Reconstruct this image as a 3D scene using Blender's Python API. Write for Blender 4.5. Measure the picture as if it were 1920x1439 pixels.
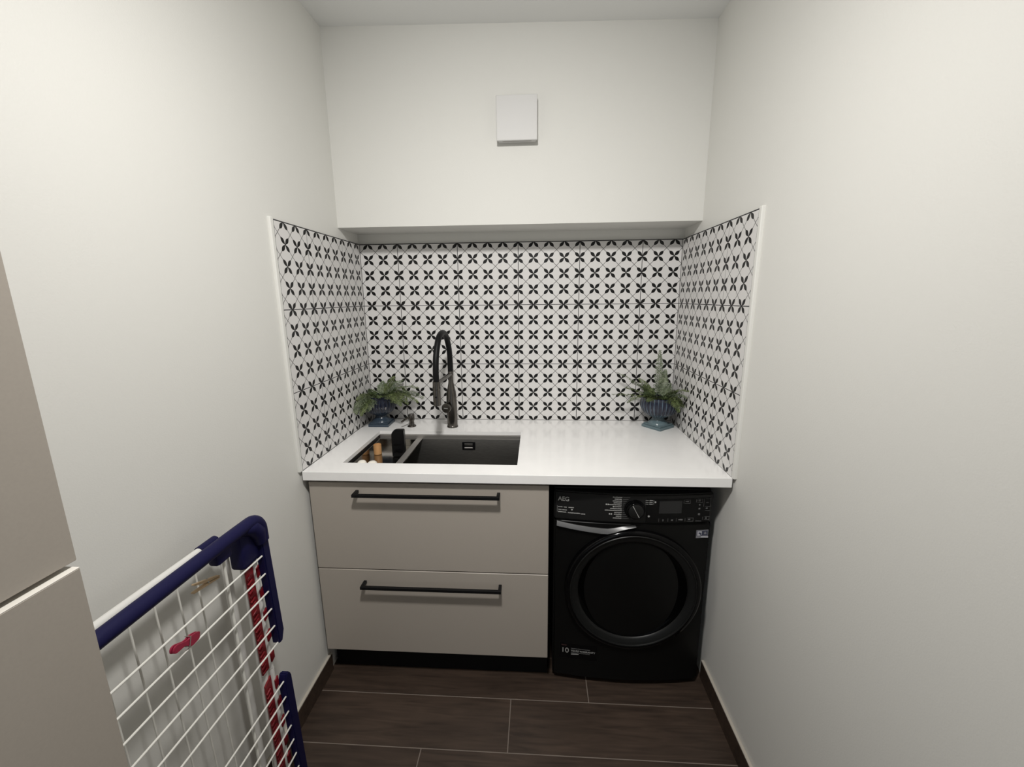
import bpy, bmesh, math, random
from mathutils import Vector, Matrix
random.seed(7)
for o in list(bpy.data.objects): bpy.data.objects.remove(o, do_unlink=True)
scn = bpy.context.scene
COL = scn.collection
PI = math.pi
LAMP, SKY_FILL = 1.30, .32

# ------------------------------------------------------------------ camera, world, light, exposure
cam_d = bpy.data.cameras.new('camera'); cam = bpy.data.objects.new('camera', cam_d); COL.objects.link(cam)
cam_d.sensor_width = 36; cam_d.lens = 14.6448; cam_d.clip_start = .01
M = Matrix(((0.9982590, -0.0025829, 0.0589256), (0.0582283, 0.2023727, -0.9775759), (-0.0093999, 0.9793052, 0.2021708))).to_4x4()
M.translation = (0.09197, -2.12436, 1.58577)
cam.matrix_world = M
scn.camera = cam
w = bpy.data.worlds.new('world'); scn.world = w; w.use_nodes = True
w.node_tree.nodes['Background'].inputs[0].default_value = (.8, .85, .9, 1)
w.node_tree.nodes['Background'].inputs[1].default_value = 2.0*SKY_FILL
ld = bpy.data.lights.new('ceiling_light', 'AREA'); ld.shape = 'DISK'; ld.size = .16; ld.energy = 14*LAMP; ld.color = (1.0, .975, .94)
ld.spread = math.radians(140)
lo = bpy.data.objects.new('ceiling_light', ld); lo.rotation_euler = (math.radians(32), 0, 0); lo.location = (-.03, -1.72, 2.58); COL.objects.link(lo)
vs = scn.view_settings
vs.view_transform = 'Standard'; vs.look = 'None'; vs.gamma = 1; vs.use_curve_mapping = False; vs.exposure = 0.0

# ------------------------------------------------------------------ materials
def nt(name):
    m = bpy.data.materials.new(name); m.use_nodes = True
    return m, m.node_tree.nodes, m.node_tree.links, m.node_tree.nodes['Principled BSDF']
def mat(name, col, rough=.5, metal=0, spec=.5, var=0, vscale=8, stretch=(1, 1, 1), bump=0, bscale=200, coat=0, emit=0):
    m, N, L, b = nt(name)
    b.inputs['Roughness'].default_value = rough; b.inputs['Metallic'].default_value = metal
    b.inputs['Specular IOR Level'].default_value = spec; b.inputs['Coat Weight'].default_value = coat
    b.inputs['Base Color'].default_value = (*col, 1)
    tc = N.new('ShaderNodeTexCoord')
    if var:
        mp = N.new('ShaderNodeMapping'); mp.inputs['Scale'].default_value = stretch
        nz = N.new('ShaderNodeTexNoise'); nz.inputs['Scale'].default_value = vscale; nz.inputs['Detail'].default_value = 5
        rp = N.new('ShaderNodeValToRGB')
        rp.color_ramp.elements[0].position = .3; rp.color_ramp.elements[1].position = .7
        rp.color_ramp.elements[0].color = (*[c*(1-var) for c in col], 1)
        rp.color_ramp.elements[1].color = (*[min(1, c*(1+var)) for c in col], 1)
        L.new(tc.outputs['Object'], mp.inputs[0]); L.new(mp.outputs[0], nz.inputs[0])
        L.new(nz.outputs['Fac'], rp.inputs[0]); L.new(rp.outputs[0], b.inputs['Base Color'])
    if bump:
        n2 = N.new('ShaderNodeTexNoise'); n2.inputs['Scale'].default_value = bscale; n2.inputs['Detail'].default_value = 3
        mp2 = N.new('ShaderNodeMapping'); mp2.inputs['Scale'].default_value = stretch
        L.new(tc.outputs['Object'], mp2.inputs[0]); L.new(mp2.outputs[0], n2.inputs[0])
        bp = N.new('ShaderNodeBump'); bp.inputs['Strength'].default_value = bump; bp.inputs['Distance'].default_value = .002
        L.new(n2.outputs['Fac'], bp.inputs['Height']); L.new(bp.outputs[0], b.inputs['Normal'])
    return m

M_wall = mat('wall_paint', (.74, .735, .70), .75, bump=.12, bscale=260, spec=.25)
M_ceil = mat('ceiling_paint', (.87, .875, .865), .85, bump=.08, bscale=260, spec=.2)
M_white = mat('white_plastic', (.62, .615, .605), .5)
M_trim = mat('white_profile', (.76, .755, .72), .5)
M_caulk = mat('light_grout', (.50, .46, .40), .8)
M_grout = mat('dark_grout', (.022, .021, .024), .8)
M_fgrout = mat('floor_grout', (.20, .165, .14), .85)
M_worktop = mat('white_worktop', (.90, .893, .882), .16, var=.015, vscale=14)
M_beige = mat('beige_laminate', (.40, .36, .315), .42, var=.02, vscale=300)
M_edge_lit = mat('lit_edge_band', (.74, .71, .65), .45)  # lamplight on the door's top edge put into the band colour
M_cabin = mat('cabinet_inside', (.20, .18, .165), .6)
M_black = mat('matt_black_metal', (.005, .005, .0055), .4, spec=.25)
M_plinth = mat('black_plinth', (.005, .005, .005), .7, spec=.2)
M_washer = mat('washer_black', (.0046, .0046, .0044), .38, spec=.16)
M_washg = mat('washer_gloss_black', (.002, .002, .0023), .12, spec=.22)
M_washpanel = mat('washer_panel', (.0085, .0085, .0083), .45, spec=.35)
M_washring = mat('washer_grey_ring', (.0065, .0070, .0070), .42, spec=.35)
M_washglass = mat('washer_door_glass', (.0010, .0011, .0012), .10, spec=.05)
M_display = mat('display_glass', (.016, .016, .017), .35)
M_silver = mat('satin_silver', (.17, .17, .17), .42, metal=.9)
M_print = mat('grey_print', (.42, .42, .41), .6)
M_printdim = mat('dim_print', (.12, .12, .12), .6)
M_printred = mat('dim_red_print', (.05, .02, .02), .6)
M_steel = mat('dark_brushed_steel', (.17, .165, .155), .45, metal=1, var=.15, vscale=40, stretch=(1, 1, 18))
M_tray = mat('polished_steel', (.42, .40, .37), .13, metal=1)
M_ledge = mat('brushed_steel', (.46, .44, .42), .38, metal=.75)
M_gun = mat('gunmetal', (.145, .134, .122), .24, metal=1)
M_hose = mat('black_rubber_hose', (.0045, .0045, .005), .45, spec=.2)
M_blackpl = mat('black_plastic', (.004, .004, .0045), .3, spec=.25)
M_cork = mat('light_brown_wood', (.50, .27, .11), .55, var=.12, vscale=60, stretch=(1, 1, .2))
M_soap = mat('white_ceramic', (.86, .82, .74), .35)
M_blue = mat('navy_plastic', (.0075, .007, .047), .5, spec=.2)
M_rod = mat('white_coated_wire', (.80, .79, .74), .4)
M_tube = mat('white_tube', (.76, .75, .72), .4)
M_red = mat('red_plastic', (.20, .008, .014), .32)
M_redpin = mat('pink_red_plastic', (.34, .022, .06), .35)
M_pinwood = mat('pale_wood', (.60, .44, .27), .6, var=.15, vscale=40, stretch=(1, .15, 1))
M_spring = mat('spring_steel', (.5, .48, .45), .3, metal=1)
M_soil = mat('dark_soil', (.012, .010, .008), .95)
M_stk_blue = mat('sticker_blue', (.045, .05, .085), .5)
M_stk_white = mat('sticker_white', (.50, .50, .54), .5)
M_stk_grey = mat('sticker_grey', (.22, .22, .24), .5)

def tile_material():
    m, N, L, b = nt('patterned_tile')
    def mt(op, a, c=None, d=None):
        n = N.new('ShaderNodeMath'); n.operation = op
        for i, v in enumerate((a, c, d)):
            if v is None: continue
            if isinstance(v, (int, float)): n.inputs[i].default_value = v
            else: L.new(v, n.inputs[i])
        return n.outputs[0]
    uv = N.new('ShaderNodeUVMap'); sp = N.new('ShaderNodeSeparateXYZ'); L.new(uv.outputs[0], sp.inputs[0])
    def fold(s): return mt('ABSOLUTE', mt('SUBTRACT', mt('FRACT', mt('MULTIPLY_ADD', s, 4.0, .5)), .5))
    ax, ay = fold(sp.outputs[0]), fold(sp.outputs[1])
    a = mt('MULTIPLY', mt('ADD', ax, ay), .70711)
    bb = mt('MULTIPLY', mt('ABSOLUTE', mt('SUBTRACT', ax, ay)), .70711)
    t = mt('MINIMUM', mt('DIVIDE', a, .44), 1.0)
    wd = mt('MULTIPLY', mt('SINE', mt('MULTIPLY', mt('POWER', t, 1.25), PI)), .088)
    wd = mt('ADD', wd, .014)
    inside = mt('MULTIPLY', mt('LESS_THAN', bb, wd), mt('LESS_THAN', a, .44))
    line = mt('LESS_THAN', bb, .0165)
    nz = N.new('ShaderNodeTexNoise'); nz.inputs['Scale'].default_value = 9
    tc = N.new('ShaderNodeTexCoord'); L.new(tc.outputs['Object'], nz.inputs[0])
    base = N.new('ShaderNodeMix'); base.data_type = 'RGBA'
    base.inputs['A'].default_value = (.70, .685, .675, 1); base.inputs['B'].default_value = (.75, .74, .725, 1)
    L.new(nz.outputs['Fac'], base.inputs['Factor'])
    m1 = N.new('ShaderNodeMix'); m1.data_type = 'RGBA'; m1.inputs['B'].default_value = (.13, .125, .125, 1)
    L.new(line, m1.inputs['Factor']); L.new(base.outputs['Result'], m1.inputs['A'])
    m2 = N.new('ShaderNodeMix'); m2.data_type = 'RGBA'; m2.inputs['B'].default_value = (.0045, .004, .004, 1)
    L.new(inside, m2.inputs['Factor']); L.new(m1.outputs['Result'], m2.inputs['A'])
    L.new(m2.outputs['Result'], b.inputs['Base Color'])
    b.inputs['Roughness'].default_value = .36; b.inputs['Specular IOR Level'].default_value = .3
    return m
M_tile = tile_material()

def plank_material():
    m, N, L, b = nt('wood_look_plank')
    tc = N.new('ShaderNodeTexCoord'); oi = N.new('ShaderNodeObjectInfo')
    add = N.new('ShaderNodeVectorMath'); add.operation = 'ADD'
    mul = N.new('ShaderNodeMath'); mul.operation = 'MULTIPLY'; mul.inputs[1].default_value = 37
    L.new(oi.outputs['Random'], mul.inputs[0]); L.new(tc.outputs['Object'], add.inputs[0]); L.new(mul.outputs[0], add.inputs[1])
    mp = N.new('ShaderNodeMapping'); mp.inputs['Scale'].default_value = (1.2, 14, 14)
    L.new(add.outputs[0], mp.inputs[0])
    n1 = N.new('ShaderNodeTexNoise'); n1.inputs['Scale'].default_value = 3.2; n1.inputs['Detail'].default_value = 8; n1.inputs['Distortion'].default_value = 1.2
    L.new(mp.outputs[0], n1.inputs[0])
    n3 = N.new('ShaderNodeTexNoise'); n3.inputs['Scale'].default_value = 5; n3.inputs['Detail'].default_value = 3
    L.new(add.outputs[0], n3.inputs[0])
    mx = N.new('ShaderNodeMath'); mx.operation = 'MULTIPLY_ADD'; mx.inputs[1].default_value = .35
    L.new(n3.outputs['Fac'], mx.inputs[0]); L.new(n1.outputs['Fac'], mx.inputs[2])
    rp = N.new('ShaderNodeValToRGB'); e = rp.color_ramp.elements
    e[0].position = .42; e[0].color = (.025, .0155, .0105, 1); e[1].position = .95; e[1].color = (.074, .049, .035, 1)
    L.new(mx.outputs[0], rp.inputs[0]); L.new(rp.outputs[0], b.inputs['Base Color'])
    b.inputs['Roughness'].default_value = .5
    bp = N.new('ShaderNodeBump'); bp.inputs['Strength'].default_value = .15; bp.inputs['Distance'].default_value = .001
    L.new(n1.outputs['Fac'], bp.inputs['Height']); L.new(bp.outputs[0], b.inputs['Normal'])
    return m
M_plank = plank_material()

def glaze_material(name, dark, light, foot, zlo, zhi):
    # blue running glaze: flute crests paler, foot paler
    m, N, L, b = nt(name)
    tc = N.new('ShaderNodeTexCoord'); sp = N.new('ShaderNodeSeparateXYZ'); L.new(tc.outputs['Object'], sp.inputs[0])
    mr = N.new('ShaderNodeMapRange'); mr.inputs['From Min'].default_value = zlo; mr.inputs['From Max'].default_value = zhi
    L.new(sp.outputs[2], mr.inputs['Value'])
    at = N.new('ShaderNodeMath'); at.operation = 'ARCTAN2'; L.new(sp.outputs[1], at.inputs[0]); L.new(sp.outputs[0], at.inputs[1])
    mu = N.new('ShaderNodeMath'); mu.operation = 'MULTIPLY'; mu.inputs[1].default_value = 30; L.new(at.outputs[0], mu.inputs[0])
    co = N.new('ShaderNodeMath'); co.operation = 'COSINE'; L.new(mu.outputs[0], co.inputs[0])
    nz = N.new('ShaderNodeTexNoise'); nz.inputs['Scale'].default_value = 25; L.new(tc.outputs['Object'], nz.inputs[0])
    pr = N.new('ShaderNodeMath'); pr.operation = 'MULTIPLY'; L.new(co.outputs[0], pr.inputs[0]); L.new(nz.outputs['Fac'], pr.inputs[1])
    rp = N.new('ShaderNodeValToRGB'); rp.color_ramp.elements[0].position = .25; rp.color_ramp.elements[1].position = .6
    rp.color_ramp.elements[0].color = (*dark, 1); rp.color_ramp.elements[1].color = (*light, 1)
    L.new(pr.outputs[0], rp.inputs[0])
    mx = N.new('ShaderNodeMix'); mx.data_type = 'RGBA'; mx.inputs['A'].default_value = (*foot, 1)
    L.new(mr.outputs[0], mx.inputs['Factor']); L.new(rp.outputs[0], mx.inputs['B'])
    L.new(mx.outputs['Result'], b.inputs['Base Color'])
    b.inputs['Roughness'].default_value = .22
    return m
def leaf_material(name, c0, c1):
    m, N, L, b = nt(name)
    tc = N.new('ShaderNodeTexCoord'); nz = N.new('ShaderNodeTexNoise'); nz.inputs['Scale'].default_value = 30
    L.new(tc.outputs['Object'], nz.inputs[0])
    rp = N.new('ShaderNodeValToRGB'); rp.color_ramp.elements[0].position = .35; rp.color_ramp.elements[1].position = .68
    rp.color_ramp.elements[0].color = (*c0, 1); rp.color_ramp.elements[1].color = (*c1, 1)
    L.new(nz.outputs['Fac'], rp.inputs[0]); L.new(rp.outputs[0], b.inputs['Base Color'])
    b.inputs['Roughness'].default_value = .6
    return m

# ------------------------------------------------------------------ mesh helpers
def tag(o, label=None, cat=None, group=None, kind=None):
    if label: o['label'] = label
    if cat: o['category'] = cat
    if group: o['group'] = group
    if kind: o['kind'] = kind
    return o
def thing(name, loc, label, cat, rz=0, group=None):
    o = bpy.data.objects.new(name, None); COL.objects.link(o)
    o.empty_display_size = .05; o.location = loc; o.rotation_euler = (0, 0, rz)
    return tag(o, label, cat, group)
class MB:
    def __init__(s): s.bm = bmesh.new()
    def box(s, x0, x1, y0, y1, z0, z1, bev=0, seg=2):
        t = bmesh.new()
        r = bmesh.ops.create_cube(t, size=1)
        for v in t.verts:
            v.co = Vector(((x0+x1)/2+v.co.x*(x1-x0), (y0+y1)/2+v.co.y*(y1-y0), (z0+z1)/2+v.co.z*(z1-z0)))
        if bev: bmesh.ops.bevel(t, geom=list(t.edges), offset=bev, segments=seg, affect='EDGES', profile=.5)
        s.merge(t); return s
    def merge(s, t, mx=None):
        me = bpy.data.meshes.new('tmp'); t.to_mesh(me); t.free()
        if mx: me.transform(mx)
        s.bm.from_mesh(me); bpy.data.meshes.remove(me)
    def lathe(s, prof, seg=48, mx=None, fn=None, cap=True):
        t = bmesh.new(); rings = []
        for r, z in prof:
            ring = []
            for i in range(seg):
                a = 2*PI*i/seg
                rr = fn(r, z, a) if fn else r
                ring.append(t.verts.new((rr*math.cos(a), rr*math.sin(a), z)))
            rings.append(ring)
        for a, b in zip(rings, rings[1:]):
            for i in range(seg):
                t.faces.new((a[i], a[(i+1) % seg], b[(i+1) % seg], b[i]))
        if cap:
            t.faces.new(list(reversed(rings[0]))); t.faces.new(rings[-1])
        s.merge(t, mx); return s
    def tube(s, pts, r, seg=12, cap=True):
        pts = [Vector(p) for p in pts]; rs = r if isinstance(r, (list, tuple)) else [r]*len(pts)
        t = bmesh.new(); rings = []; prev = None
        for i, p in enumerate(pts):
            d = (pts[min(i+1, len(pts)-1)]-pts[max(i-1, 0)]).normalized()
            if prev is None:
                u = d.orthogonal().normalized()
            else:
                u = (prev-d*prev.dot(d)).normalized()
            prev = u; v = d.cross(u)
            rings.append([t.verts.new(p+(u*math.cos(2*PI*k/seg)+v*math.sin(2*PI*k/seg))*rs[i]) for k in range(seg)])
        for a, b in zip(rings, rings[1:]):
            for k in range(seg): t.faces.new((a[k], a[(k+1) % seg], b[(k+1) % seg], b[k]))
        if cap: t.faces.new(list(reversed(rings[0]))); t.faces.new(rings[-1])
        s.merge(t); return s
    def prism(s, pts, axis, lo, hi, bev=0):
        # polygon in the two other axes (order xyz without axis), extruded
        t = bmesh.new(); n = len(pts)
        def P(a, b, c): return {0: (c, a, b), 1: (a, c, b), 2: (a, b, c)}[axis]
        A = [t.verts.new(P(a, b, lo)) for a, b in pts]; Bv = [t.verts.new(P(a, b, hi)) for a, b in pts]
        t.faces.new(A); t.faces.new(list(reversed(Bv)))
        for i in range(n): t.faces.new((A[i], Bv[i], Bv[(i+1) % n], A[(i+1) % n]))
        bmesh.ops.recalc_face_normals(t, faces=list(t.faces))
        if bev: bmesh.ops.bevel(t, geom=list(t.edges), offset=bev, segments=2, affect='EDGES')
        s.merge(t); return s
    def build(s, name, m, parent=None, smooth=False, label=None, origin=None):
        me = bpy.data.meshes.new(name)
        bmesh.ops.recalc_face_normals(s.bm, faces=list(s.bm.faces))
        if origin: bmesh.ops.translate(s.bm, verts=list(s.bm.verts), vec=-Vector(origin))
        s.bm.to_mesh(me); s.bm.free()
        me.materials.append(m)
        if smooth:
            for p in me.polygons: p.use_smooth = True
            try: me.set_sharp_from_angle(angle=math.radians(40))
            except Exception: pass
        o = bpy.data.objects.new(name, me); COL.objects.link(o)
        if origin: o.location = origin
        if parent is not None:
            o.parent = parent
            if parent.type == 'EMPTY' or True:
                o.matrix_parent_inverse = Matrix.Identity(4)
        if label: o['label'] = label
        return o
def link_mesh(name, me, parent, loc=(0, 0, 0), rot=(0, 0, 0)):
    o = bpy.data.objects.new(name, me); COL.objects.link(o); o.parent = parent; o.location = loc; o.rotation_euler = rot
    return o
def spline(pts, n=8):
    pts = [Vector(p) for p in pts]; out = []
    P = [pts[0]*2-pts[1]]+pts+[pts[-1]*2-pts[-2]]
    for i in range(1, len(P)-2):
        for k in range(n):
            t = k/n; a, b, c, d = P[i-1:i+3]
            out.append(.5*((2*b)+(c-a)*t+(2*a-5*b+4*c-d)*t*t+(3*b-a-3*c+d)*t**3))
    out.append(pts[-1]); return out
def text_obj(name, s, size, m, parent, loc, rot, bold=0, xs=1.0, align='LEFT'):
    c = bpy.data.curves.new(name, 'FONT'); c.body = s; c.size = size; c.offset = bold; c.extrude = .0002; c.align_x = align
    t = bpy.data.objects.new(name, c); COL.objects.link(t)
    dg = bpy.context.evaluated_depsgraph_get()
    me = bpy.data.meshes.new_from_object(t.evaluated_get(dg))
    bpy.data.objects.remove(t, do_unlink=True); bpy.data.curves.remove(c)
    me.transform(Matrix.Diagonal((xs, 1, 1, 1)))
    me.materials.clear(); me.materials.append(m)
    return link_mesh(name, me, parent, loc, rot)

# ------------------------------------------------------------------ the setting
WL, WR = -.801, .797          # plaster planes
TL, TR = -.7913, .7863        # tile faces
YR = -3.35                    # wall behind the camera
def struct(name, mb, m, label, cat='wall'):
    return tag(mb.build(name, m), label, cat, kind='structure')
floor = struct('floor', MB().box(WL-.1, WR+.1, YR-.1, .12, -.06, -.0006), M_fgrout, 'dark brown wood-look plank floor with pale grout lines', 'floor')
def quad_ceiling():
    b = MB()
    zl, zr = 2.6835, 2.6465
    b.prism([(WL-.1, zl+.0023), (WR+.1, zr-.0023), (WR+.1, 2.80), (WL-.1, 2.80)], 1, YR-.1, .12)
    return b
struct('ceiling', quad_ceiling(), M_ceil, 'plain white painted ceiling', 'ceiling')
wall_left = struct('wall_left', MB().box(WL-.1, WL, YR, .01, 0, 2.71), M_wall, 'off-white painted wall left of the niche, drying rack leaning on it')
wall_right = struct('wall_right', MB().box(WR, WR+.1, YR, .01, 0, 2.71), M_wall, 'off-white painted wall to the right of the washing machine')
wall_back = struct('wall_back', MB().box(WL-.1, WR+.1, .01, .11, 0, 1.90), M_wall, 'end wall behind the worktop covered in patterned tiles')
struct('wall_upper', MB().box(WL, WR, -.20, .11, 1.90, 2.70), M_wall, 'off-white boxed-out upper wall section above the tiled splashback')
rear = MB().box(WL-.1, -.55, YR-.1, YR, 0, 2.71)
rear.box(.55, WR+.1, YR-.1, YR, 0, 2.71); rear.box(-.55, .55, YR-.1, YR, 2.15, 2.71)  # doorway gap added out of view so world light fills the room
struct('wall_rear', rear, M_wall, 'plain white wall behind the viewer, opening added to let in fill light')

# floor planks
ys = [-.741+.203*k for k in range(-13, 5)]
G = .0017
for k, y0 in enumerate(ys):
    r = round((y0+.741)/.203)        # row r spans y0..y0+.203
    y1 = min(y0+.203, .005)
    if y1 <= y0 or y0 < YR-.3: continue
    xs = -.008+.311*(r+1)            # joint position stepping from row to row
    xs = ((xs+.60) % 1.2)-.60
    cuts = [x for x in (xs-1.2, xs, xs+1.2) if WL+.02 < x < WR-.02]
    if r == -0: pass
    edges = [WL]+cuts+[WR]
    for a, b in zip(edges, edges[1:]):
        MB().box(a+G, b-G, max(y0, YR)+G, y1-G, -.012, 0, .0003, 1).build('plank', M_plank, floor, origin=((a+b)/2, (y0+y1)/2, -.006))

# skirting
def skirting(name, x0, x1, y1, label):
    b = tag(MB().box(x0, x1, YR, y1, 0, .079, .0008, 1).build(name, M_plank), label, 'baseboard', kind='structure')
    MB().box(x0, x1, YR, y1, .0795, .086, .002).build('caulk_line', M_caulk, b)
skirting('baseboard_left', WL, WL+.011, -.64, 'dark brown skirting along the foot of the left wall')
skirting('baseboard_right', WR-.011, WR, -.60, 'dark brown skirting along the foot of the right wall')

# tiles
def tiles(parent, plane, fixed, us, u_origin, sign):
    # plane 'y': back wall, us are x cuts ; plane 'x': side walls, us are y cuts
    zs = [.95, 1.25, 1.55, 1.85]
    T = .3; g = .0015
    for a, b in zip(us, us[1:]):
        for z0, z1 in zip(zs, zs[1:]):
            mb = MB()
            a2, b2 = a+g, b-g
            zz0, zz1 = z0+g, z1-g
            if plane == 'y': mb.box(a2, b2, fixed, fixed+.0095, zz0, zz1, .0003, 1)
            elif sign < 0: mb.box(fixed-.0095, fixed, a2, b2, zz0, zz1, .0003, 1)
            else: mb.box(fixed, fixed+.0095, a2, b2, zz0, zz1, .0003, 1)
            o = mb.build('tile', M_tile, parent)
            me = o.data; uvl = me.uv_layers.new(name='UVMap')
            for lp in me.loops:
                co = me.vertices[lp.vertex_index].co
                u = (co.x if plane == 'y' else co.y)
                uvl.data[lp.index].uv = ((u-u_origin)/T, (co.z-.95)/T)
tiles(wall_back, 'y', 0, [TL, -.6, -.3, 0, .3, .6, TR], 0, 1)
tiles(wall_left, 'x', TL, [-.694, -.4907, -.193, 0], -.4907, -1)
tiles(wall_right, 'x', TR, [-.694, -.492, -.193, 0], -.492, 1)
MB().box(TL-.008, TR+.008, .0006, .0105, .95, 1.8525).build('grout', M_grout, wall_back)
MB().box(WL-.004, TL-.0006, -.694, .001, .95, 1.8525).build('grout', M_grout, wall_left)
MB().box(TR+.0006, WR+.004, -.694, .001, .95, 1.8525).build('grout', M_grout, wall_right)
# white edge profiles
tag(MB().box(WL-.002, TL+.0012, -.7125, -.6945, .949, 1.858, .003).build('trim_1', M_trim), 'white edge strip finishing the left side of the tiled niche', 'trim', kind='structure')
tag(MB().box(TR-.0012, WR+.002, -.7125, -.6945, .949, 1.858, .003).build('trim_2', M_trim), 'white edge strip finishing the right side of the tiled niche', 'trim', kind='structure')

# ------------------------------------------------------------------ ventilation cover
t = thing('ventilation_cover', (.008, -.2, 2.306), 'square flat white ventilation cover on the upper wall', 'vent cover')
MB().box(-.078, .078, -.028, .0, -.082, .075, .003).build('base_frame', M_white, t)
MB().box(-.0845, .0845, -.040, -.029, -.0845, .0855, .003).build('front_panel', M_white, t)
MB().box(-.06, .06, -.0275, -.024, -.0835, -.0815).build('air_slot', M_cabin, t)

# ------------------------------------------------------------------ worktop with sink cut-out
HX0, HX1, HY0, HY1 = -.675, .018, -.610, -.208
def worktop():
    X0, X1 = TL+.0012, TR+.0008
    t = bmesh.new()
    prof = [(-.702, .95), (HY0, .95), (HY0, .934), (-.678, .934), (-.678, .9135), (-.702, .9135)]
    A = [t.verts.new((X0, y, z)) for y, z in prof]; Bv = [t.verts.new((X1, y, z)) for y, z in prof]
    n = len(prof); t.faces.new(A); t.faces.new(list(reversed(Bv)))
    for i in range(n): t.faces.new((A[i], Bv[i], Bv[(i+1) % n], A[(i+1) % n]))
    bmesh.ops.recalc_face_normals(t, faces=list(t.faces))
    ed = [e for e in t.edges if all(abs(v.co.y+.702) < 1e-5 for v in e.verts) and abs(e.verts[0].co.x-e.verts[1].co.x) > .5]
    bmesh.ops.bevel(t, geom=ed, offset=.0016, segments=3, affect='EDGES')
    b = MB(); b.merge(t)
    b.box(X0, HX0, HY0, HY1, .934, .95); b.box(HX1, X1, HY0, HY1, .934, .95); b.box(X0, X1, HY1, -.0008, .934, .95)
    return b
wt = tag(worktop().build('worktop', M_worktop), 'white stone worktop spanning the niche above drawers and washing machine', 'worktop')

# ------------------------------------------------------------------ drawer cabinet
cb = thing('drawer_cabinet', (-.3225, -.37, 0), 'beige two-drawer base cabinet under the sink with black bar handles', 'cabinet')
ox, oy = .3225, .37
def cbb(x0, x1, y0, y1, z0, z1, bev=.0008): return MB().box(x0+ox, x1+ox, y0+oy, y1+oy, z0, z1, bev, 1)
cbb(-.784, -.766, -.660, -.03, .142, .905).build('side_panel', M_cabin, cb)
cbb(.121, .139, -.660, -.03, .142, .905).build('side_panel', M_cabin, cb)
cbb(-.766, .121, -.655, -.03, .142, .158).build('bottom_panel', M_cabin, cb)
cbb(-.766, .121, -.040, -.030, .158, .90).build('back_panel', M_cabin, cb)
cbb(-.784, .139, -.612, -.600, 0.0, .1415, 0).build('plinth', M_plinth, cb)
for z0, z1, zh in ((.5275, .8985, .8625), (.142, .5235, .4700)):
    d = cbb(-.784, .139, -.680, -.661, z0, z1, .0018).build('drawer', M_beige, cb)
    h = MB()
    bx0, bx1 = -.600, -.043
    h.box(bx0+ox, bx1+ox, -.722+oy, -.710+oy, zh-.006, zh+.006, .0012)
    h.box(bx0+ox, bx0+.012+ox, -.712+oy, -.6795+oy, zh-.006, zh+.006, .001)
    h.box(bx1-.012+ox, bx1+ox, -.712+oy, -.6795+oy, zh-.006, zh+.006, .001)
    h.build('handle', M_black, d, label='black square bar handle')

# ------------------------------------------------------------------ washing machine
WX, WZ0, WZ1 = .4595, .012, .866
HW = .2985
wm = thing('washing_machine', (WX, -.36, 0), 'black front-loading washing machine under the right half of the worktop', 'washing machine')
YB = .36      # world y -> local: y + .36
def fy(x): return -.634-.024*(1-(x/HW)**2)+YB       # bowed front (local)
def tang(x): return math.atan(.048*x/HW**2)
def bowed(x0, x1, z0, z1, off, back, n=18, bev=0):
    # slab following the bowed front: outer face fy-off, back at fy+back
    t = bmesh.new(); F = []; Bk = []
    for i in range(n+1):
        x = x0+(x1-x0)*i/n
        F.append([t.verts.new((x, fy(x)-off, z)) for z in (z0, z1)])
        Bk.append([t.verts.new((x, (fy(x)+back), z)) for z in (z0, z1)])
    for i in range(n):
        t.faces.new((F[i][0], F[i+1][0], F[i+1][1], F[i][1]))
        t.faces.new((Bk[i][0], Bk[i][1], Bk[i+1][1], Bk[i+1][0]))
        t.faces.new((F[i][1], F[i+1][1], Bk[i+1][1], Bk[i][1]))
        t.faces.new((F[i][0], Bk[i][0], Bk[i+1][0], F[i+1][0]))
    t.faces.new((F[0][0], F[0][1], Bk[0][1], Bk[0][0])); t.faces.new((F[n][0], Bk[n][0], Bk[n][1], F[n][1]))
    bmesh.ops.recalc_face_normals(t, faces=list(t.faces))
    if bev:
        ed = [e for e in t.edges if len(e.link_faces) == 2 and e.calc_face_angle() > .8]
        bmesh.ops.bevel(t, geom=ed, offset=bev, segments=3, affect='EDGES')
    b = MB(); b.merge(t); return b
MB().box(-HW, HW, -.615+YB, -.07+YB, .03, WZ1, .006).build('body', M_washer, wm, smooth=True)
bowed(-HW, HW, .02, .7395, 0, .03, bev=.008).build('front_panel', M_washer, wm, smooth=True)
for sx in (-1, 1):
    for yy in (-.56, -.12):
        MB().lathe([(.02, 0), (.02, .012), (.012, .014), (.012, .032)], 16, Matrix.Translation((sx*.25, yy+YB, 0))).build('foot', M_blackpl, wm)
cp = bowed(-HW, HW, .7425, .860, .002, .03, bev=.005).build('control_panel', M_washpanel, wm, smooth=True)
bowed(.045, HW-.012, .7455, .843, .0032, 0, n=12, bev=.001).build('glossy_inlay', M_washg, cp, smooth=True)
# lettering and marks follow the bowed panel
def bar(mb, x0, x1, z, h, off=.0036):
    mb.box(x0, x1, fy((x0+x1)/2)-off-.0003, fy((x0+x1)/2)-off+.0008, z-h/2, z+h/2)
def words(mb, x0, x1, z, h, off=.0028):
    x = x0
    while x < x1-.001:
        l = random.uniform(.0014, .0026); e = min(x+l, x1)
        bar(mb, x, e, z+random.uniform(-.0004, .0004), h*random.uniform(.75, 1.1), off); x = e+.0006
def rotf(x): return (PI/2, 0, tang(x))
text_obj('brand_lettering', 'AEG', .0245, M_print, cp, (-.284, fy(-.268)-.0030, .8220), rotf(-.268), .0006, .92)
mb = MB(); bar(mb, -.2865, -.2858, .786, .026, .003)
for x0, x1 in ((-.283, -.266), (-.262, -.250), (-.244, -.224)): words(mb, x0, x1, .7945, .003)
words(mb, -.283, -.252, .7735, .0034); words(mb, -.246, -.200, .7725, .0034); words(mb, -.197, -.180, .771, .0036)
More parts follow.
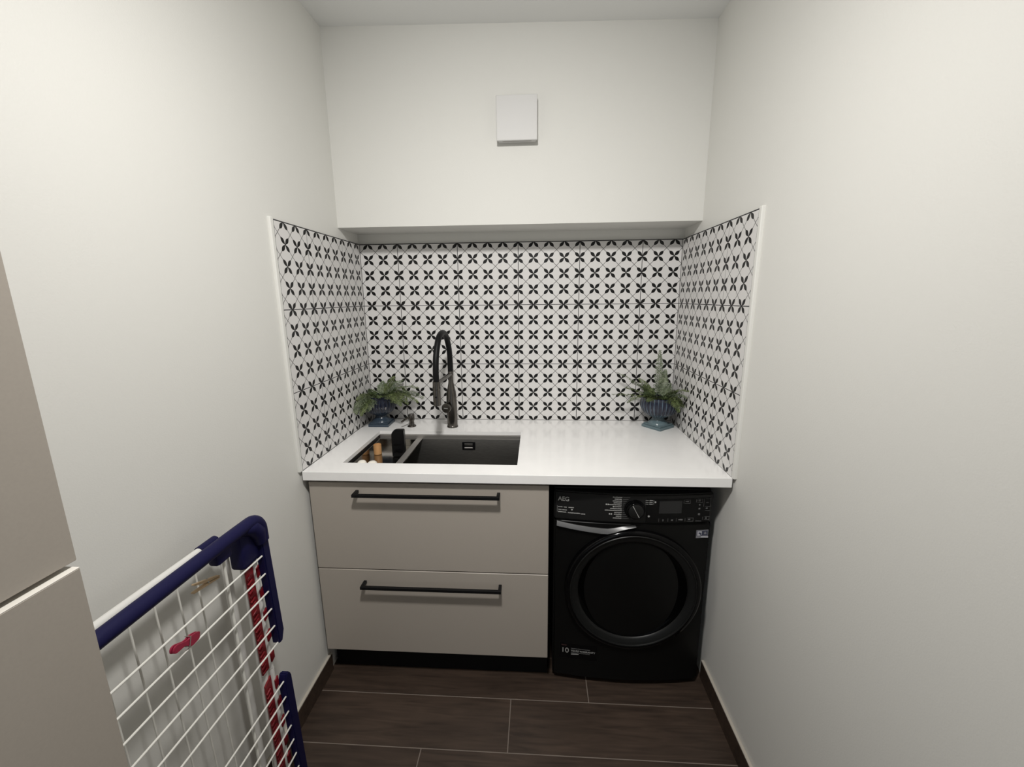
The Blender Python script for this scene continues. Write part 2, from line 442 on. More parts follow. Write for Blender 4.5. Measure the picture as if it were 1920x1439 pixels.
tag(mb.build('small_print', M_print, cp), kind='stuff')
text_obj('series_lettering', '7000 SERIES', .0058, M_print, cp, (-.2832, fy(-.262)-.0030, .7825), rotf(-.262), .0001, 1.15)
MB().prism([(-.2345, .7875), (-.2270, .7875), (-.2308, .7815)], 1, fy(-.23)-.0031, fy(-.23)-.001).build('heart_mark', M_print, cp)
# programme list left of the dial
mb = MB(); mk = MB()
names = [-.040, -.032, -.040, -.036, -.055, -.032, -.050, -.073, -.032, -.033, -.024, -.037]
xr = -.0375-.008
for i, l in enumerate(names):
    z = .8475-i*.00775
    words(mb, xr+l*.86, xr, z, .0034)
    ln = [.026, .020, .014, .009, .005, .003, .003, .004, .008, .013, .018, .025][i]
    bar(mk, xr+.003, xr+.003+ln, z, .0011, .0028)
for x, z in ((-.103, .8165), (-.096, .8165), (-.0765, .8085), (-.090, .7775), (-.083, .7775)):
    mb.box(x-.0026, x+.0026, fy(x)-.0031, fy(x)-.001, z-.0028, z+.0028, .0008, 1)
tag(mb.build('programme_names', M_print, cp), kind='stuff'); tag(mk.build('programme_ticks', M_printdim, cp), kind='stuff')
mb = MB()
for i, z in enumerate((.8375, .830, .8225)):
    words(mb, .055, .068, z, .0026, .0040); bar(mb, .041, .052, z, .0009, .0038)
bar(mb, .0712, .0718, .830, .018, .0040); mb.box(.0745, .0805, fy(.077)-.0042, fy(.077)-.002, .8268, .8335, .0015, 1)
mb.box(.052, .0595, fy(.055)-.0042, fy(.055)-.002, .7695, .7765, .0022, 1)
tag(mb.build('option_marks', M_print, cp), kind='stuff')
# dial
dial = MB().lathe([(.0385, 0), (.0385, .004), (.036, .007), (.0345, .007), (.0335, .017), (.031, .0195), (.0, .0195)], 48,
                  Matrix.Translation((.003, fy(0)-.002, .8005)) @ Matrix.Rotation(PI/2, 4, 'X'), cap=False).build('dial', M_washg, cp, smooth=True)
MB().lathe([(.0275, 0), (.0275, .0012), (.0265, .0018), (.0, .0018)], 40, Matrix.Translation((.003, fy(0)-.0213, .8005)) @ Matrix.Rotation(PI/2, 4, 'X'), cap=False).build('dial_cap', M_washpanel, dial, smooth=True)
t2 = MB()
cth = math.radians(-62)
t2.prism([(.003+r*math.cos(cth)+w*math.sin(cth), .8005+r*math.sin(cth)-w*math.cos(cth)) for r, w in ((-.0265, .0013), (-.0265, -.0013), (0, -.0006), (.0265, -.0013), (.0265, .0013), (0, .0006))], 1, fy(0)-.0238, fy(0)-.0225)
t2.build('pointer', M_print, dial)
# display
bowed(.093, .178, .7845, .8345, .0042, 0, n=8).build('display', M_display, cp)
def frame(x0, x1, z0, z1, h=.0009):
    mb = MB()
    bar(mb, x0, x1, z0, h, .0038); bar(mb, x0, x1, z1, h, .0038)
    bar(mb, x0, x0+h, (z0+z1)/2, z1-z0, .0038); bar(mb, x1-h, x1, (z0+z1)/2, z1-z0, .0038)
    mb.build('button_frame', M_printdim, cp)
for fr in ((.184, .209, .824, .838), (.231, .256, .826, .840), (.261, .287, .808, .8405), (.193, .225, .7505, .7635), (.261, .287, .754, .766)): frame(*fr)
for x0_, x1_, z_, h_ in ((.261, .287, .791, .0009), (.0935, .0943, .757, .013), (.128, .1288, .757, .013), (.160, .1608, .757, .013), (.225, .256, .750, .0012)):
    mb = MB(); bar(mb, x0_, x1_, z_, h_, .0038); mb.build('button_divider', M_printdim, cp)
for x, z, a, b in ((.1965, .831, .014, .004), (.2435, .8335, .009, .008), (.2455, .8155, .006, .006), (.2455, .800, .008, .007), (.2455, .777, .009, .008), (.274, .8235, .012, .004),
                   (.274, .8, .008, .006), (.274, .7595, .008, .006), (.110, .756, .004, .009), (.144, .756, .008, .006), (.176, .757, .018, .006), (.209, .757, .010, .005), (.233, .833, .004, .009)):
    MB().box(x-a/2, x+a/2, fy(x)-.0042, fy(x)-.002, z-b/2, z+b/2, .0012, 1).build('button_icon', M_printdim, cp)
# door
DX, DZ = .4690-WX, .4520
Rd = Matrix.Translation((DX, fy(0), DZ)) @ Matrix.Rotation(PI/2, 4, 'X')
door = MB().lathe([(.2640, -.012), (.2640, .006), (.2615, .012), (.257, .0155), (.250, .0168), (.2455, .016), (.2440, .012), (.2440, -.012)], 96, Rd, cap=False).build('door', M_washg, wm, smooth=True)
MB().lathe([(.2455, .008), (.2450, .0165), (.2430, .0185), (.2400, .0175), (.2385, .014), (.2380, .006)], 96, Rd, cap=False).build('door_bezel', M_washring, door, smooth=True)
MB().lathe([(.2390, .014), (.2200, .0100), (.2130, .006), (.2110, .001)], 96, Rd, cap=False).build('inner_ring', M_washring, door, smooth=True)
MB().lathe([(.2130, .004), (.2050, -.004), (.18, -.010), (.12, -.010), (.06, -.010), (.0, -.010)], 96, Rd, cap=False).build('door_glass', M_washglass, door, smooth=True)
# silver grip sweeping from the top left onto the door rim
def grip():
    t = bmesh.new()
    top = [(-.287, .7350), (-.26, .7300), (-.22, .7245), (-.17, .7195), (-.12, .7160), (-.095, .7160), (-.07, .7195), (-.045, .7260), (-.02, .7310), (.01, .7320)]
    bot = [(-.2885, .7180), (-.26, .7140), (-.22, .7085), (-.17, .7030), (-.12, .6985), (-.095, .6985), (-.07, .7055), (-.045, .7160), (-.02, .7235), (.01, .7300)]
    rows = []
    for (xa, za), (xb, zb) in zip(top, bot):
        rows.append([t.verts.new((xa, fy(xa)+.004, za)), t.verts.new((xa, fy(xa)-.003, za)), t.verts.new(((xa+xb)/2, fy(xa)-.009, (za*.4+zb*.6))), t.verts.new((xb, fy(xb)-.012, zb)), t.verts.new((xb, fy(xb)+.004, zb))])
    for a, b in zip(rows, rows[1:]):
        for k in range(4): t.faces.new((a[k], a[k+1], b[k+1], b[k]))
    t.faces.new(rows[0]); t.faces.new(list(reversed(rows[-1])))
    b = MB(); b.merge(t); return b
grip().build('grip', M_silver, wm, smooth=True, label='satin silver door grip')
# stickers
sx0, sx1, sz0, sz1 = .2430, .2905, .676, .7085
st = bowed(sx0, sx1, sz0, sz1, .0006, 0, n=4).build('feature_sticker', M_stk_grey, wm, label='small grey and blue sticker')
bowed(sx0+.002, sx1-.002, sz0+.009, sz1-.003, .0009, 0, n=4).build('sticker_field', M_stk_blue, st)
bowed(sx0+.0045, sx0+.0215, sz0+.010, sz1-.0045, .0012, 0, n=2).build('sticker_picture', M_stk_white, st)
mb = MB()
ux, uz = sx0+.013, sz0+.0195
mb.prism([(ux+.0065*math.cos(a), uz-.002+.0060*math.sin(a)) for a in [PI*k/10 for k in range(11)]], 1, fy(ux)-.0017, fy(ux)-.001)
mb.prism([(ux+.001, uz-.002), (ux+.005, uz-.002), (ux+.0085, uz-.0095), (ux+.0045, uz-.0095)], 1, fy(ux)-.0017, fy(ux)-.001)
mb.build('sticker_mark', M_stk_blue, st)
tx = sx1-.0125
MB().prism([(tx, sz1-.006), (tx+.0055, sz1-.014), (tx+.0035, sz1-.0175), (tx-.0035, sz1-.0175), (tx-.0055, sz1-.014)], 1, fy(tx)-.0015, fy(tx)-.0005, .0004).build('sticker_emblem', M_stk_grey, st)
mb = MB(); bar(mb, sx0+.001, sx1-.001, sz0+.0042, .0055, .0009); mb.build('sticker_strip', M_stk_white, st)
# warranty sticker
x0 = .196-WX
wsx = x0-.006
ws = bowed(wsx, wsx+.152, .112, .180, .0005, 0, n=6).build('warranty_sticker', M_washg, wm, label='black warranty sticker with white lettering')
a0 = -.225
text_obj('warranty_number', '10', .0330, M_print, ws, (x0, fy(x0+.018)-.0008, .1395), rotf(x0+.018), .0, 1.0)
text_obj('warranty_lettering', 'YEARS WARRANTY', .0108, M_print, ws, (x0+.0405, fy(x0+.055)-.0014, .1475), rotf(x0+.08), .0001, 1.05)
mb = MB(); bar(mb, x0+.0415, x0+.088, .1345, .0028, .0010); mb.build('warranty_small_print', M_print, ws)
mb = MB(); words(mb, x0+.041, x0+.118, .1600, .003, .0010); words(mb, x0+.041, x0+.118, .1405, .0028, .0010); tag(mb.build('warranty_dim_print', M_printdim, ws), kind='stuff')
mb = MB(); words(mb, x0+.002, x0+.024, .1725, .0045, .0010); tag(mb.build('warranty_red_print', M_printred, ws), kind='stuff')

# ------------------------------------------------------------------ sink
sk = thing('sink', (0, 0, 0), 'dark steel undermount sink set into the white worktop', 'sink')
def basin():
    b = MB()
    # profile loops (x0,x1,y0,y1,z) from rim to floor
    L = [(HX0-.012, HX1+.012, HY0-.012, HY1+.012, .9125, ), (HX0+.0005-.004, HX1+.004, HY0-.004, HY1+.004, .9125)]
    t = bmesh.new()
    def loop(x0, x1, y0, y1, z, r=.012, n=5):
        pts = []
        for cx, cy, a0 in ((x1-r, y1-r, 0), (x0+r, y1-r, PI/2), (x0+r, y0+r, PI), (x1-r, y0+r, 1.5*PI)):
            for k in range(n+1):
                a = a0+PI/2*k/n; pts.append(t.verts.new((cx+r*math.cos(a), cy+r*math.sin(a), z)))
        return pts
    e = .003
    loops = [loop(HX0-.014, HX1+.014, HY0-.014, HY1+.014, .9332), loop(HX0-e, HX1+e, HY0-e, HY1+e, .9332), loop(HX0-e, HX1+e, HY0-e, HY1+e, .9165),
             loop(HX0-e, HX1+e, HY0+.007, HY1-.007, .9150), loop(HX0-e, HX1+e, HY0+.008, HY1-.008, .9125),
             loop(HX0+.004, HX1-.004, HY0+.012, HY1-.012, .742, .012), loop(HX0+.012, HX1-.012, HY0+.020, HY1-.020, .735, .010)]
    for a, c in zip(loops, loops[1:]):
        n = len(a)
        for i in range(n): t.faces.new((a[i], a[(i+1) % n], c[(i+1) % n], c[i]))
    t.faces.new(loops[-1])
    b.merge(t); return b, loops
bb, _ = basin()
bas = bb.build('basin', M_steel, sk, smooth=True)
MB().box(HX0, HX1, HY1-.006, HY1+.0015, .9145, .9325, .0006, 1).build('ledge', M_ledge, sk)
MB().box(HX0, HX1, HY0-.0015, HY0+.006, .9145, .9325, .0006, 1).build('ledge', M_ledge, sk)
of = thing  # overflow fitting on the rear wall
ovf = MB().box(-.268, -.205, -.2225, -.2155, .862, .902, .002).build('overflow', M_blackpl, sk)
MB().box(-.257, -.216, -.2245, -.222, .884, .894, .001, 1).build('overflow_slot', M_steel, ovf)
MB().box(-.257, -.216, -.2245, -.222, .869, .876, .001, 1).build('overflow_slot', M_ledge, ovf)
MB().lathe([(.045, 0), (.045, .002), (.040, .004), (.0, .001)], 32, Matrix.Translation((-.22, -.41, .7355)), cap=False).build('drain', M_ledge, sk, smooth=True)

# drainer tray hanging in the left end of the sink
tr = thing('sink_tray', (-.57, -.41, .885), 'polished steel drainer tray in the left end of the sink', 'tray')
def tb(x0, x1, y0, y1, z0, z1, bev=.0005): return MB().box(x0+.57, x1+.57, y0+.41, y1+.41, z0-.885, z1-.885, bev, 1)
TX0, TX1, TY0, TY1 = -.668, -.486, -.588, -.230
tb(TX0, TX1, TY0, TY1, .8825, .885).build('tray_floor', M_tray, tr)
tb(TX0, TX0+.002, TY0, TY1, .885, .920).build('tray_wall', M_tray, tr)
tb(TX1-.002, TX1, TY0, TY1, .885, .917).build('tray_wall', M_tray, tr)
tb(TX0, TX1, TY1-.002, TY1, .885, .9165).build('tray_wall', M_tray, tr)
tb(TX0, TX1, TY0, TY0+.002, .885, .9165).build('tray_wall', M_tray, tr)
tb(TX1-.004, TX1+.024, HY0+.0062, HY1-.0062, .9158, .9184, .0008).build('tray_rim', M_ledge, tr)

# things in the tray
def rounded_holder():
    b = MB()
    r = .022
    pts = [(-.028, 0), (.028, 0), (.028, .124)]+[(-.028+r-r*math.sin(a), .124-r+r*math.cos(a)) for a in [PI/2*k/6 for k in range(7)]]
    b.prism(pts, 1, -.016, .016, .003)
    return b
t = thing('sponge_holder', (-.530, -.366, .8855), 'black plastic sponge holder with one rounded corner standing in the sink tray', 'holder', rz=.08)
rounded_holder().build('shell', M_blackpl, t, smooth=True)
MB().box(-.018, .018, -.0185, -.0155, .020, .034, .003).build('front_lip', M_washg, t)
MB().box(-.020, .012, -.018, -.0155, .055, .060, .001).build('rib', M_washg, t)
t = thing('wooden_pot', (-.637, -.349, .8855), 'small cylindrical light brown wooden pot standing in the sink tray', 'pot')
MB().lathe([(.0155, 0), (.0175, .0015), (.0175, .044), (.0165, .0465), (.0140, .0465), (.0135, .042), (.0, .042)], 32, cap=False).build('cup', M_cork, t, smooth=True)
MB().lathe([(.0178, .0435), (.0180, .0445), (.0178, .0455)], 32, cap=False).build('rim_band', M_cork, t, smooth=True)
for i, (x, r, lab) in enumerate(((-.6195, .0175, 'white domed jar at the front left corner of the sink, left one of two'), (-.576, .0185, 'white domed jar at the front left corner of the sink, right one of two'))):
    t = thing('white_jar', (x, -.562, .8855), lab, 'jar', group='white jars in the sink tray')
    hgt = .0545 if i == 0 else .0525
    MB().lathe([(r*.85, 0), (r, .003), (r, hgt-.022), (r*.98, hgt-.018)], 24).build('jar_body', M_soap, t, smooth=True)
    MB().lathe([(r*1.04, hgt-.018), (r*1.06, hgt-.012), (r*.95, hgt-.006), (r*.7, hgt-.002), (r*.35, hgt), (.0005, hgt)], 24).build('lid', M_soap, t, smooth=True)

# ------------------------------------------------------------------ faucet
FX, FY = -.3305, -.130
f = thing('kitchen_faucet', (FX, FY, .95), 'dark gunmetal kitchen faucet with black arched hose behind the sink', 'faucet')
MB().lathe([(.0275, 0), (.0275, .006), (.0262, .008)], 40).build('base_ring', M_gun, f, smooth=True)
MB().lathe([(.0255, .007), (.0255, .12), (.0252, .155), (.0225, .182), (.0165, .208), (.0125, .228), (.0112, .245), (.0112, .272), (.0, .272)], 40, cap=False).build('body', M_gun, f, smooth=True)
MB().lathe([(.0128, .262), (.0135, .264), (.0135, .283), (.0125, .285), (.0, .285)], 32, cap=False).build('collar', M_gun, f, smooth=True)
# pivot arm and docked spray head: spout points over the sink
sy = -.245; sx = -.012
MB().tube([(0, -.008, .271), (sx*.5, sy*.5, .271), (sx, sy+.006, .271)], .0098, 12).build('docking_arm', M_gun, f, smooth=True)
hose = spline([(0, 0, .283), (0, .001, .34), (sx*.1, -.012, .405), (sx*.3, -.055, .462), (sx*.5, -.115, .482), (sx*.75, -.180, .462), (sx*.95, -.228, .395), (sx, sy, .33), (sx, sy, .279)], 8)
MB().tube(hose, .0132, 16).build('hose', M_hose, f, smooth=True)
hd = MB().lathe([(.0150, .175), (.0170, .177), (.0170, .200), (.0166, .24), (.0160, .282), (.0, .282)][::1], 32, Matrix.Translation((sx, sy, 0)), cap=False)
hd.lathe([(.0, .1765), (.0150, .1752)], 32, Matrix.Translation((sx, sy, 0)), cap=False)
hd = hd.build('spray_head', M_gun, f, smooth=True)
MB().lathe([(.0172, .246), (.0176, .248), (.0176, .256), (.0172, .258)], 32, Matrix.Translation((sx, sy, 0)), cap=False).build('docking_ring', M_gun, hd, smooth=True)
MB().lathe([(.0045, 0), (.0045, .002), (.0, .0025)], 16, Matrix.Translation((sx, sy-.0166, .215)) @ Matrix.Rotation(PI/2, 4, 'X'), cap=False).build('spray_button', M_blackpl, hd, smooth=True)
Rk = Matrix.Translation((-.012, -.018, .108)) @ Matrix.Rotation(math.radians(-14), 4, 'Z') @ Matrix.Rotation(PI/2, 4, 'X')
knob = MB().lathe([(.014, 0), (.014, .012), (.0225, .014), (.0238, .016), (.0238, .030), (.0222, .032), (.0, .032)], 40, Rk, cap=False).build('lever_knob', M_gun, f, smooth=True)
lm = MB()
tmp = bmesh.new(); bmesh.ops.create_cube(tmp, size=1)
lm.merge(tmp, Rk @ Matrix.Translation((0, 0, .0322)) @ Matrix.Diagonal((.020, .0030, .0006, 1)))
lm.build('knob_mark', M_print, knob)
MB().tube([(-.004, -.022, .140), (.003, -.030, .146)], .003, 10).build('lever_pin', M_gun, f, smooth=True)

# soap dispenser
s = thing('soap_dispenser', (-.540, -.128, .95), 'small gunmetal soap pump set in the worktop beside the faucet', 'soap dispenser'); s.scale = (1.18, 1.18, 1.12)
MB().lathe([(.0185, 0), (.0190, .002), (.0175, .004), (.0120, .005), (.0105, .010), (.0098, .026), (.0098, .03)], 32).build('base', M_gun, s, smooth=True)
MB().lathe([(.0128, .028), (.0130, .030), (.0130, .0545), (.0120, .0565), (.0, .0565)], 32, cap=False).build('head', M_gun, s, smooth=True)
MB().tube([(-.006, -.006, .046), (-.020, -.028, .039), (-.030, -.042, .032)], .0042, 12).build('spout', M_gun, s, smooth=True)

# ------------------------------------------------------------------ potted ferns
def make_pot(name, parent, M_g, rz, rs, foot):
    flutes = 30
    def fl(r, z, a):
        if z < .062 or r < .03: return r
        k = min(1, (z-.062)/.012)*max(0, min(1, (.142-z)/.012))
        return r*(1+.018*k*math.cos(flutes*a))
    prof = [(.0, .055), (.030, .0555), (.046, .0605), (.064, .073), (.0765, .090), (.083, .108), (.0845, .125), (.0825, .140), (.0815, .150), (.0835, .1535), (.0830, .1570), (.0790, .1575), (.0765, .152), (.0755, .140), (.0, .138)]
    prof = [(r*rs, z) for r, z in prof]
    mb = MB(); mb.lathe(prof, 180, fn=fl, cap=False)
    bowl = mb.build('pot_bowl', M_g, parent, smooth=True)
    MB().lathe([(.048, .020), (.046, .026), (.036, .034), (.029, .043), (.0275, .050), (.033, .0560), (.030, .0575)], 48).build('pot_stem', M_g, parent, smooth=True)
    mb = MB(); h = foot
    mb.box(-h, h, -h, h, 0, .014, .002); mb.box(-h+.006, h-.006, -h+.006, h-.006, .014, .0215, .002)
    b = mb.build('pot_foot', M_g, parent, smooth=False); b.rotation_euler = (0, 0, rz)
    MB().lathe([(.0755*rs, .141), (.04, .146), (.0, .148)], 24, cap=False).build('soil', M_soil, parent, smooth=True)
    return bowl

def frond_mesh(L, W, droop, rise, seed, m, pairs=19):
    W *= 1.15
    # feathery frond along +x, starting at origin, arching up then over
    rnd = random.Random(seed)
    t = bmesh.new()
    def P(s):
        ang0 = rise; n = 12; p = Vector((0, 0, 0)); k = 0
        ds = s*L/n
        for i in range(n):
            a = ang0-(droop)*((i+.5)/n*s)
            p += Vector((math.cos(a)*ds, 0, math.sin(a)*ds))
        return p
    pts = [P(i/10) for i in range(11)]
    up = Vector((0, 1, 0))
    # rachis
    prev = None
    for i, p in enumerate(pts):
        r = .0011*(1-.75*i/10)
        ring = [t.verts.new(p+Vector((0, r*math.cos(a), r*math.sin(a)))) for a in (0, 2.1, 4.2)]
        if prev:
            for k in range(3): t.faces.new((prev[k], prev[(k+1) % 3], ring[(k+1) % 3], ring[k]))
        prev = ring
    for i in range(pairs):
        s = .10+.90*i/pairs
        p = P(s); d = (P(min(1, s+.03))-P(s-.03)).normalized()
        wl = W*math.sin(PI*min(1, (.14+.86*(s-.10)/.90)**.75))*rnd.uniform(.85, 1.15)
        for sd in (-1, 1):
            dirv = (Vector((0, sd, 0))*1.0+d*rnd.uniform(.45, .75)+Vector((0, 0, rnd.uniform(-.35, .25)))).normalized()
            nl = max(4, int(wl/.0038))
            nrm = d.cross(dirv).normalized()
            for j in range(nl):
                q = p+dirv*wl*(j+.4)/nl+Vector((0, 0, -.25*wl*((j+.4)/nl)**2))
                for s2 in (-1, 1):
                    ld = (dirv*.75+d*s2*rnd.uniform(.6, 1.0)+nrm*rnd.uniform(-.6, .6)).normalized()
                    ll = .0090*(1-.40*j/nl)*rnd.uniform(.8, 1.25); ww = ll*.21
                    sidev = ld.cross(nrm).normalized()
                    a = t.verts.new(q); b = t.verts.new(q+ld*ll*.5+sidev*ww); c = t.verts.new(q+ld*ll); e = t.verts.new(q+ld*ll*.5-sidev*ww)
                    t.faces.new((a, b, c, e))
    me = bpy.data.meshes.new('frond'); t.to_mesh(me); t.free(); me.materials.append(m)
    return me
LEAF = [leaf_material('fern_green', (.070, .100, .028), (.19, .235, .095)), leaf_material('fern_grey_green', (.10, .135, .075), (.25, .29, .18)), leaf_material('fern_dark', (.035, .058, .018), (.10, .14, .05))]
def fern(parent, spec, seed):
    rnd = random.Random(seed)
    for i, (az, L, W, rise, droop, mi) in enumerate(spec):
        me = frond_mesh(L, W, droop, math.radians(rise), seed*100+i, LEAF[mi])
        a = math.radians(az)
        o = link_mesh('frond', me, parent, (.028*math.cos(a), .028*math.sin(a), .147), (rnd.uniform(-.25, .25), 0, a))
gl = glaze_material('navy_glaze', (.008, .011, .024), (.028, .042, .072), (.040, .060, .085), .02, .09)
gr = glaze_material('blue_glaze', (.013, .016, .033), (.10, .145, .195), (.125, .18, .20), .03, .085)
pl = thing('potted_fern', (-.706, -.098, .95), 'bushy fern drooping over a dark navy pot beside the soap pump', 'plant', group='ferns in blue footed pots')
make_pot('l', pl, gl, 0.0, .95, .052)
fern(pl, [(-25, .180, .034, 35, 1.5, 0), (-12, .205, .036, 32, 1.35, 0), (2, .215, .034, 34, 1.3, 1), (-38, .170, .030, 30, 1.3, 0), (18, .185, .032, 45, 1.2, 0), (8, .20, .032, 22, 1.0, 0),
          (-100, .125, .030, 40, 2.8, 1), (-112, .185, .032, 40, 2.1, 1), (-120, .165, .034, 36, 2.0, 1), (-106, .160, .030, 30, 2.1, 0), (-128, .10, .030, 34, 1.6, 1),
          (60, .120, .032, 74, .9, 0), (40, .125, .030, 66, 1.0, 1), (95, .080, .028, 72, .6, 1), (160, .055, .026, 70, 1.2, 2), (-5, .14, .030, 52, 1.6, 2),
          (-70, .075, .028, 60, 1.6, 2), (-20, .12, .030, 20, 1.0, 2), (10, .15, .032, 18, .9, 0), (-116, .13, .030, 52, 1.6, 0)], 3)
pr = thing('potted_fern', (.692, -.104, .95), 'upright fern in a ribbed blue pot in the right worktop corner', 'plant', group='ferns in blue footed pots')
make_pot('r', pr, gr, math.radians(38), 1.06, .055)
fern(pr, [(100, .235, .022, 88, .15, 1), (70, .15, .024, 78, .6, 1), (178, .225, .030, 50, .55, 1), (-172, .215, .020, 14, .25, 0), (165, .135, .030, 55, .8, 0), (-160, .16, .028, 28, 1.1, 0),
          (140, .12, .028, 68, .6, 0), (-135, .085, .026, 38, 1.3, 0), (-60, .10, .028, 42, 1.7, 0), (-46, .110, .030, 32, 1.6, 0), (-30, .085, .030, 30, 1.4, 0), (-72, .15, .030, 30, 1.5, 0),
          (-66, .165, .028, 45, 1.1, 1), (-12, .065, .026, 62, 1.0, 2), (40, .085, .028, 65, .6, 1), (-90, .075, .026, 55, 1.3, 2), (-145, .11, .028, 50, 1.0, 2), (120, .09, .028, 50, .6, 2), (-70, .19, .026, 52, 1.0, 0), (172, .15, .024, 30, .4, 0)], 5)

# ------------------------------------------------------------------ tall cabinet on the left
tc_ = thing('tall_cabinet', (-.625, -2.2, 0), 'tall beige cabinet with stacked doors at the far left edge', 'cabinet')
CX, CY = -.45, -1.7145
def tcb(x0, x1, y0, y1, z0, z1, bev=.001): return MB().box(x0+.625, x1+.625, y0+2.2, y1+2.2, z0, z1, bev, 1)
tcb(-.80, CX-.021, -2.75, CY-.003, .08, 2.30).build('carcass', M_cabin, tc_)
tcb(-.80, CX-.06, -2.75, CY-.003, 0, .08, 0).build('plinth', M_plinth, tc_)
d1 = tcb(CX-.019, CX, -2.25, CY, 1.2865, 2.30, .0012).build('door', M_beige, tc_)
d2 = tcb(CX-.012, CX+.007, -2.25, CY-.0045, .10, 1.2800, .0010).build('door', M_beige, tc_)
d3 = tcb(CX-.019, CX, -2.75, -2.254, .10, 2.30, .0012).build('door', M_beige, tc_)
tcb(CX-.0118, CX+.0068, -2.2495, CY-.0047, 1.2795, 1.2808, .0004).build('edge_band', M_edge_lit, d2)

# ------------------------------------------------------------------ drying rack leaning on the left wall
rk = thing('drying_rack', (-.70, -1.40, 0), 'folded white wire drying rack with navy plastic bars leaning on the left wall', 'drying rack')
rx, ry = .70, 1.40
def rb(x0, x1, y0, y1, z0, z1, bev=.002): return MB().box(x0+rx, x1+rx, y0+ry, y1+ry, z0, z1, bev)
def rt(pts, r, seg=12): return MB().tube([(x+rx, y+ry, z) for x, y, z in pts], r, seg)
YN = -1.650
def yend(z): return -1.121-(z-.194)/.705*.027       # the rack stands slightly askew
tbp = [(-.660, YN, 1.016), (-.660, -1.5, 1.0155), (-.660, -1.26, 1.0135), (-.660, -1.215, 1.013)]+[(-.660, -1.172+.040*math.sin(a), .972+.040*math.cos(a)) for a in [PI/2*k/7 for k in range(0, 8)]]+[(-.660, -1.131, .94)]
rt(tbp, .0165, 16).build('top_bar', M_blue, rk, smooth=True, label='navy plastic top bar')
rt([(-.660, -1.195, 1.006), (-.660, -1.168, .998), (-.660, -1.147, .972), (-.660, -1.140, .94)], [.014, .021, .021, .016], 16).build('corner_cap', M_blue, rk, smooth=True)
rb(-.702, -.663, -1.206, -1.132, .895, .995, .008).build('hinge_block', M_blue, rk, smooth=True)
def endbar(z0, z1):
    mb = MB()
    y0, y1 = yend(z0), yend(z1)
    # tapered foot end
    mb.prism([(y1+.002+ry, z1), (y1+.030+ry, z1), (y0+.030+ry, z0+.030), (y0+.018+ry, z0), (y0+.004+ry, z0)], 0, -.674+rx, -.650+rx, .003)
    return mb
endbar(.606, .955).build('wing_end_bar', M_blue, rk, smooth=True, label='navy plastic end bar of the upper wing')
def endbar2():
    mb = MB(); z0, z1 = .03, .492
    y0, y1 = yend(z0), yend(z1)
    mb.prism([(y1+.008+ry, z1), (y1+.018+ry, z1), (y1+.030+ry, z1-.018), (y0+.032+ry, z0), (y0+.002+ry, z0), (y1-.002+ry, z1-.022)], 0, -.674+rx, -.650+rx, .003)
    return mb
endbar2().build('wing_end_bar', M_blue, rk, smooth=True, label='navy plastic end bar of the lower wing')
rodm = None
for z in (.899, .8425, .785, .727, .669, .610, .473, .418, .362, .306, .250, .194, .138, .082):
    rt([(-.660, YN, z+.008), (-.657, yend(z)+.004, z)], .0024, 8).build('rod', M_rod, rk, smooth=True)
# rear panel: white tube frame with long upright wires
rt([(-.742, YN, .985), (-.742, -1.242, .975)], .0105, 14).build('rear_tube', M_tube, rk, smooth=True)
rt([(-.742, -1.246, .975), (-.742, -1.192, .974), (-.742, -1.188, .974)], [.0130, .0130, .008], 14).build('tube_cap', M_blue, rk, smooth=True)
rb(-.682, -.655, -1.292, -1.243, .968, 1.004, .007).build('wire_clip', M_blue, rk, smooth=True)
for y in (-1.620, -1.560, -1.499, -1.437, -1.379, -1.321, -1.267):
    rt([(-.742, y, .975), (-.735, y+.010, .40), (-.730, y+.014, .06)], .0021, 8).build('rear_wire', M_rod, rk, smooth=True)
rt([(-.668, -1.262, .985), (-.668, -1.256, .50), (-.668, -1.252, .03)], .0036, 10).build('rear_wire', M_rod, rk, smooth=True)
rt([(-.712, -1.141-.006, .955), (-.708, -1.155, .50), (-.706, -1.160, .04)], .0035, 10).build('rear_wire', M_rod, rk, smooth=True)
rt([(-.742, -1.175, .96), (-.738, -1.160, .03)], .011, 12).build('frame_tube', M_tube, rk, smooth=True)
rt([(-.742, YN, .985), (-.735, YN, .02)], .0105, 12).build('frame_tube', M_tube, rk, smooth=True)
rt([(-.735, YN, .05), (-.735, -1.165, .05)], .0105, 12).build('frame_tube', M_tube, rk, smooth=True)
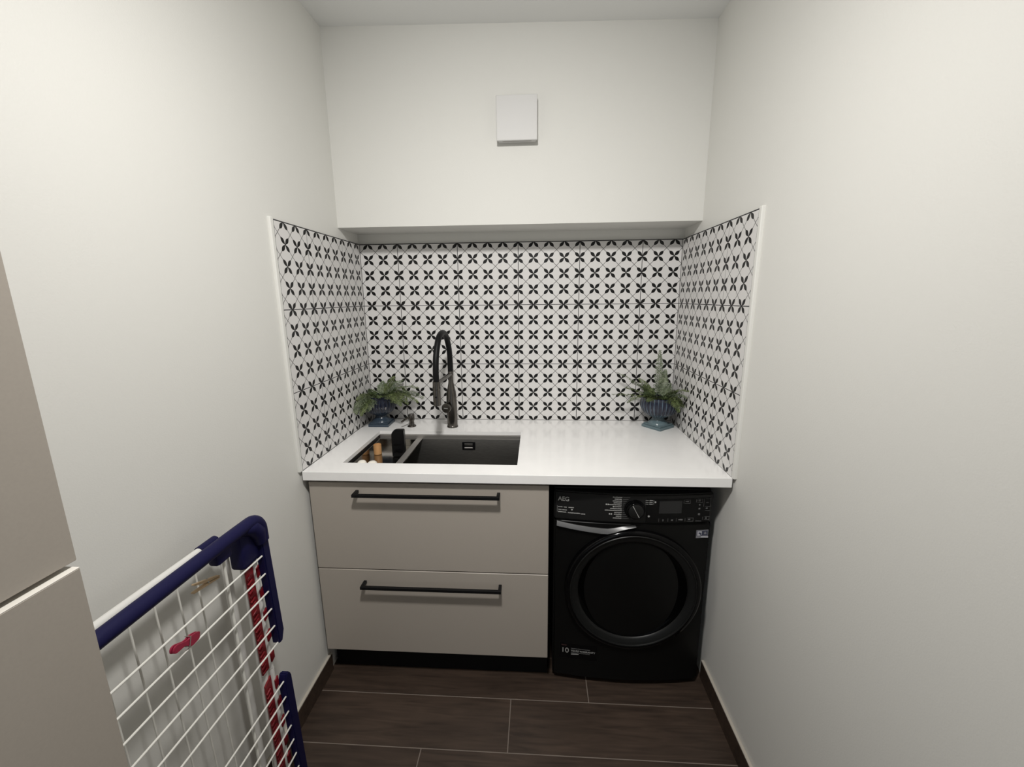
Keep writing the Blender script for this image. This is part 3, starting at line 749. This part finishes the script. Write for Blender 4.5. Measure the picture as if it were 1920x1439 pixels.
# folded legs with red notched hanger strips
def strip_y(z, o=0): return -1.172+o+(.90-z)*.018
for z0, z1 in ((.545, .895), (.165, .520)):
    n = 24
    lt = MB().tube([(-.690+rx, strip_y(z1+.02)+ry, z1+.012), (-.690+rx, strip_y(z0)+ry, z0-.012)], .0115, 12).build('leg_tube', M_tube, rk, smooth=True)
    mb = MB()
    mb.prism([(strip_y(z0, -.018)+ry, z0), (strip_y(z0, .010)+ry, z0), (strip_y(z1, .010)+ry, z1), (strip_y(z1, -.018)+ry, z1-.014)], 0, -.680+rx, -.675+rx, .001)
    for i in range(n):
        if i % 8 == 7: continue
        z = z0+.012+(z1-z0-.035)*i/(n-1); y = strip_y(z)
        mb.tube([(-.674+rx, y-.018+ry, z-.004), (-.672+rx, y-.004+ry, z+.004)], .0028, 6)
    mb.build('hanger_strip', M_red, rk, smooth=True, label='red notched plastic hanger strip')
    ps = MB().tube([(-.682+rx, strip_y(z1, .024)+ry, z1+.01), (-.682+rx, strip_y(z0, .024)+ry, z0-.012)], .0075, 10).build('leg_tube', M_tube, rk, smooth=True)
    for i in range(5):
        a = z0+(z1-z0)*(.03+i*.2); b = a+(z1-z0)*.10
        mb = MB()
        mb.prism([(strip_y(a, .019)+ry, a), (strip_y(a, .033)+ry, a+.006), (strip_y(b, .033)+ry, b), (strip_y(b, .019)+ry, b-.006)], 0, -.676+rx, -.671+rx, .0008)
        mb.build('red_tab', M_red, rk)
rb(-.75, -.70, -1.205, -1.135, 0, .055, .010).build('foot', M_blue, rk, smooth=True)
rb(-.75, -.70, YN-.03, YN+.03, 0, .055, .010).build('foot', M_blue, rk, smooth=True)

# ------------------------------------------------------------------ clothes pegs
t = thing('clothes_peg', (-.712, -1.268, .910), 'pale wooden clothes peg clipped on an upright wire of the drying rack', 'clothes peg', group='clothes pegs on the drying rack')
def prong(sgn):
    b = MB()
    b.prism([(-.044, .0075*sgn), (-.044, .0110*sgn), (-.006, .0075*sgn), (.032, .0042*sgn), (.036, .0022*sgn), (.036, .0007*sgn), (-.006, .0012*sgn)], 0, -.0045, .0045, .0006)
    return b
for sgn in (1, -1):
    prong(sgn).build('prong', M_pinwood, t)
sp_pts = [(.0056*math.cos(a)*1, -.004+.0022*math.cos(a*1)*0+.0012*k/6, .0088*math.sin(a)) for k, a in enumerate([PI*.5*k for k in range(13)])]
MB().tube(sp_pts, .0009, 6).build('spring', M_spring, t, smooth=True)
t.rotation_euler = (math.radians(-16), 0, 0)
t = thing('clothes_peg', (-.6575, -1.404, .868), 'pink-red plastic clothes peg clipped on a wire of the drying rack', 'clothes peg', group='clothes pegs on the drying rack')
def rprong(sgn):
    b = MB()
    out = [(-.040, .0015), (-.0385, .0055), (-.034, .0078), (-.028, .0082), (-.020, .0066), (-.008, .0045), (.002, .0050), (.006, .0085), (.018, .0095), (.032, .0085), (.036, .0060)]
    pts = out+[(a, -c) for a, c in reversed(out)]
    pts = [(a, c-(.004 if -.005 < a < .03 and c < 0 else 0)) for a, c in pts]
    b.prism(pts, 0, .0012*sgn, .0052*sgn, .0007)
    return b
for sgn in (1, -1): rprong(sgn).build('prong', M_redpin, t, smooth=True)
MB().tube([(-.006, .004, -.010), (.0064, .004, -.010), (.0064, .004, .010), (-.006, .004, .010)], .0012, 6).build('spring', M_spring, t, smooth=True)
t.rotation_euler = (math.radians(-20), 0, math.radians(6))
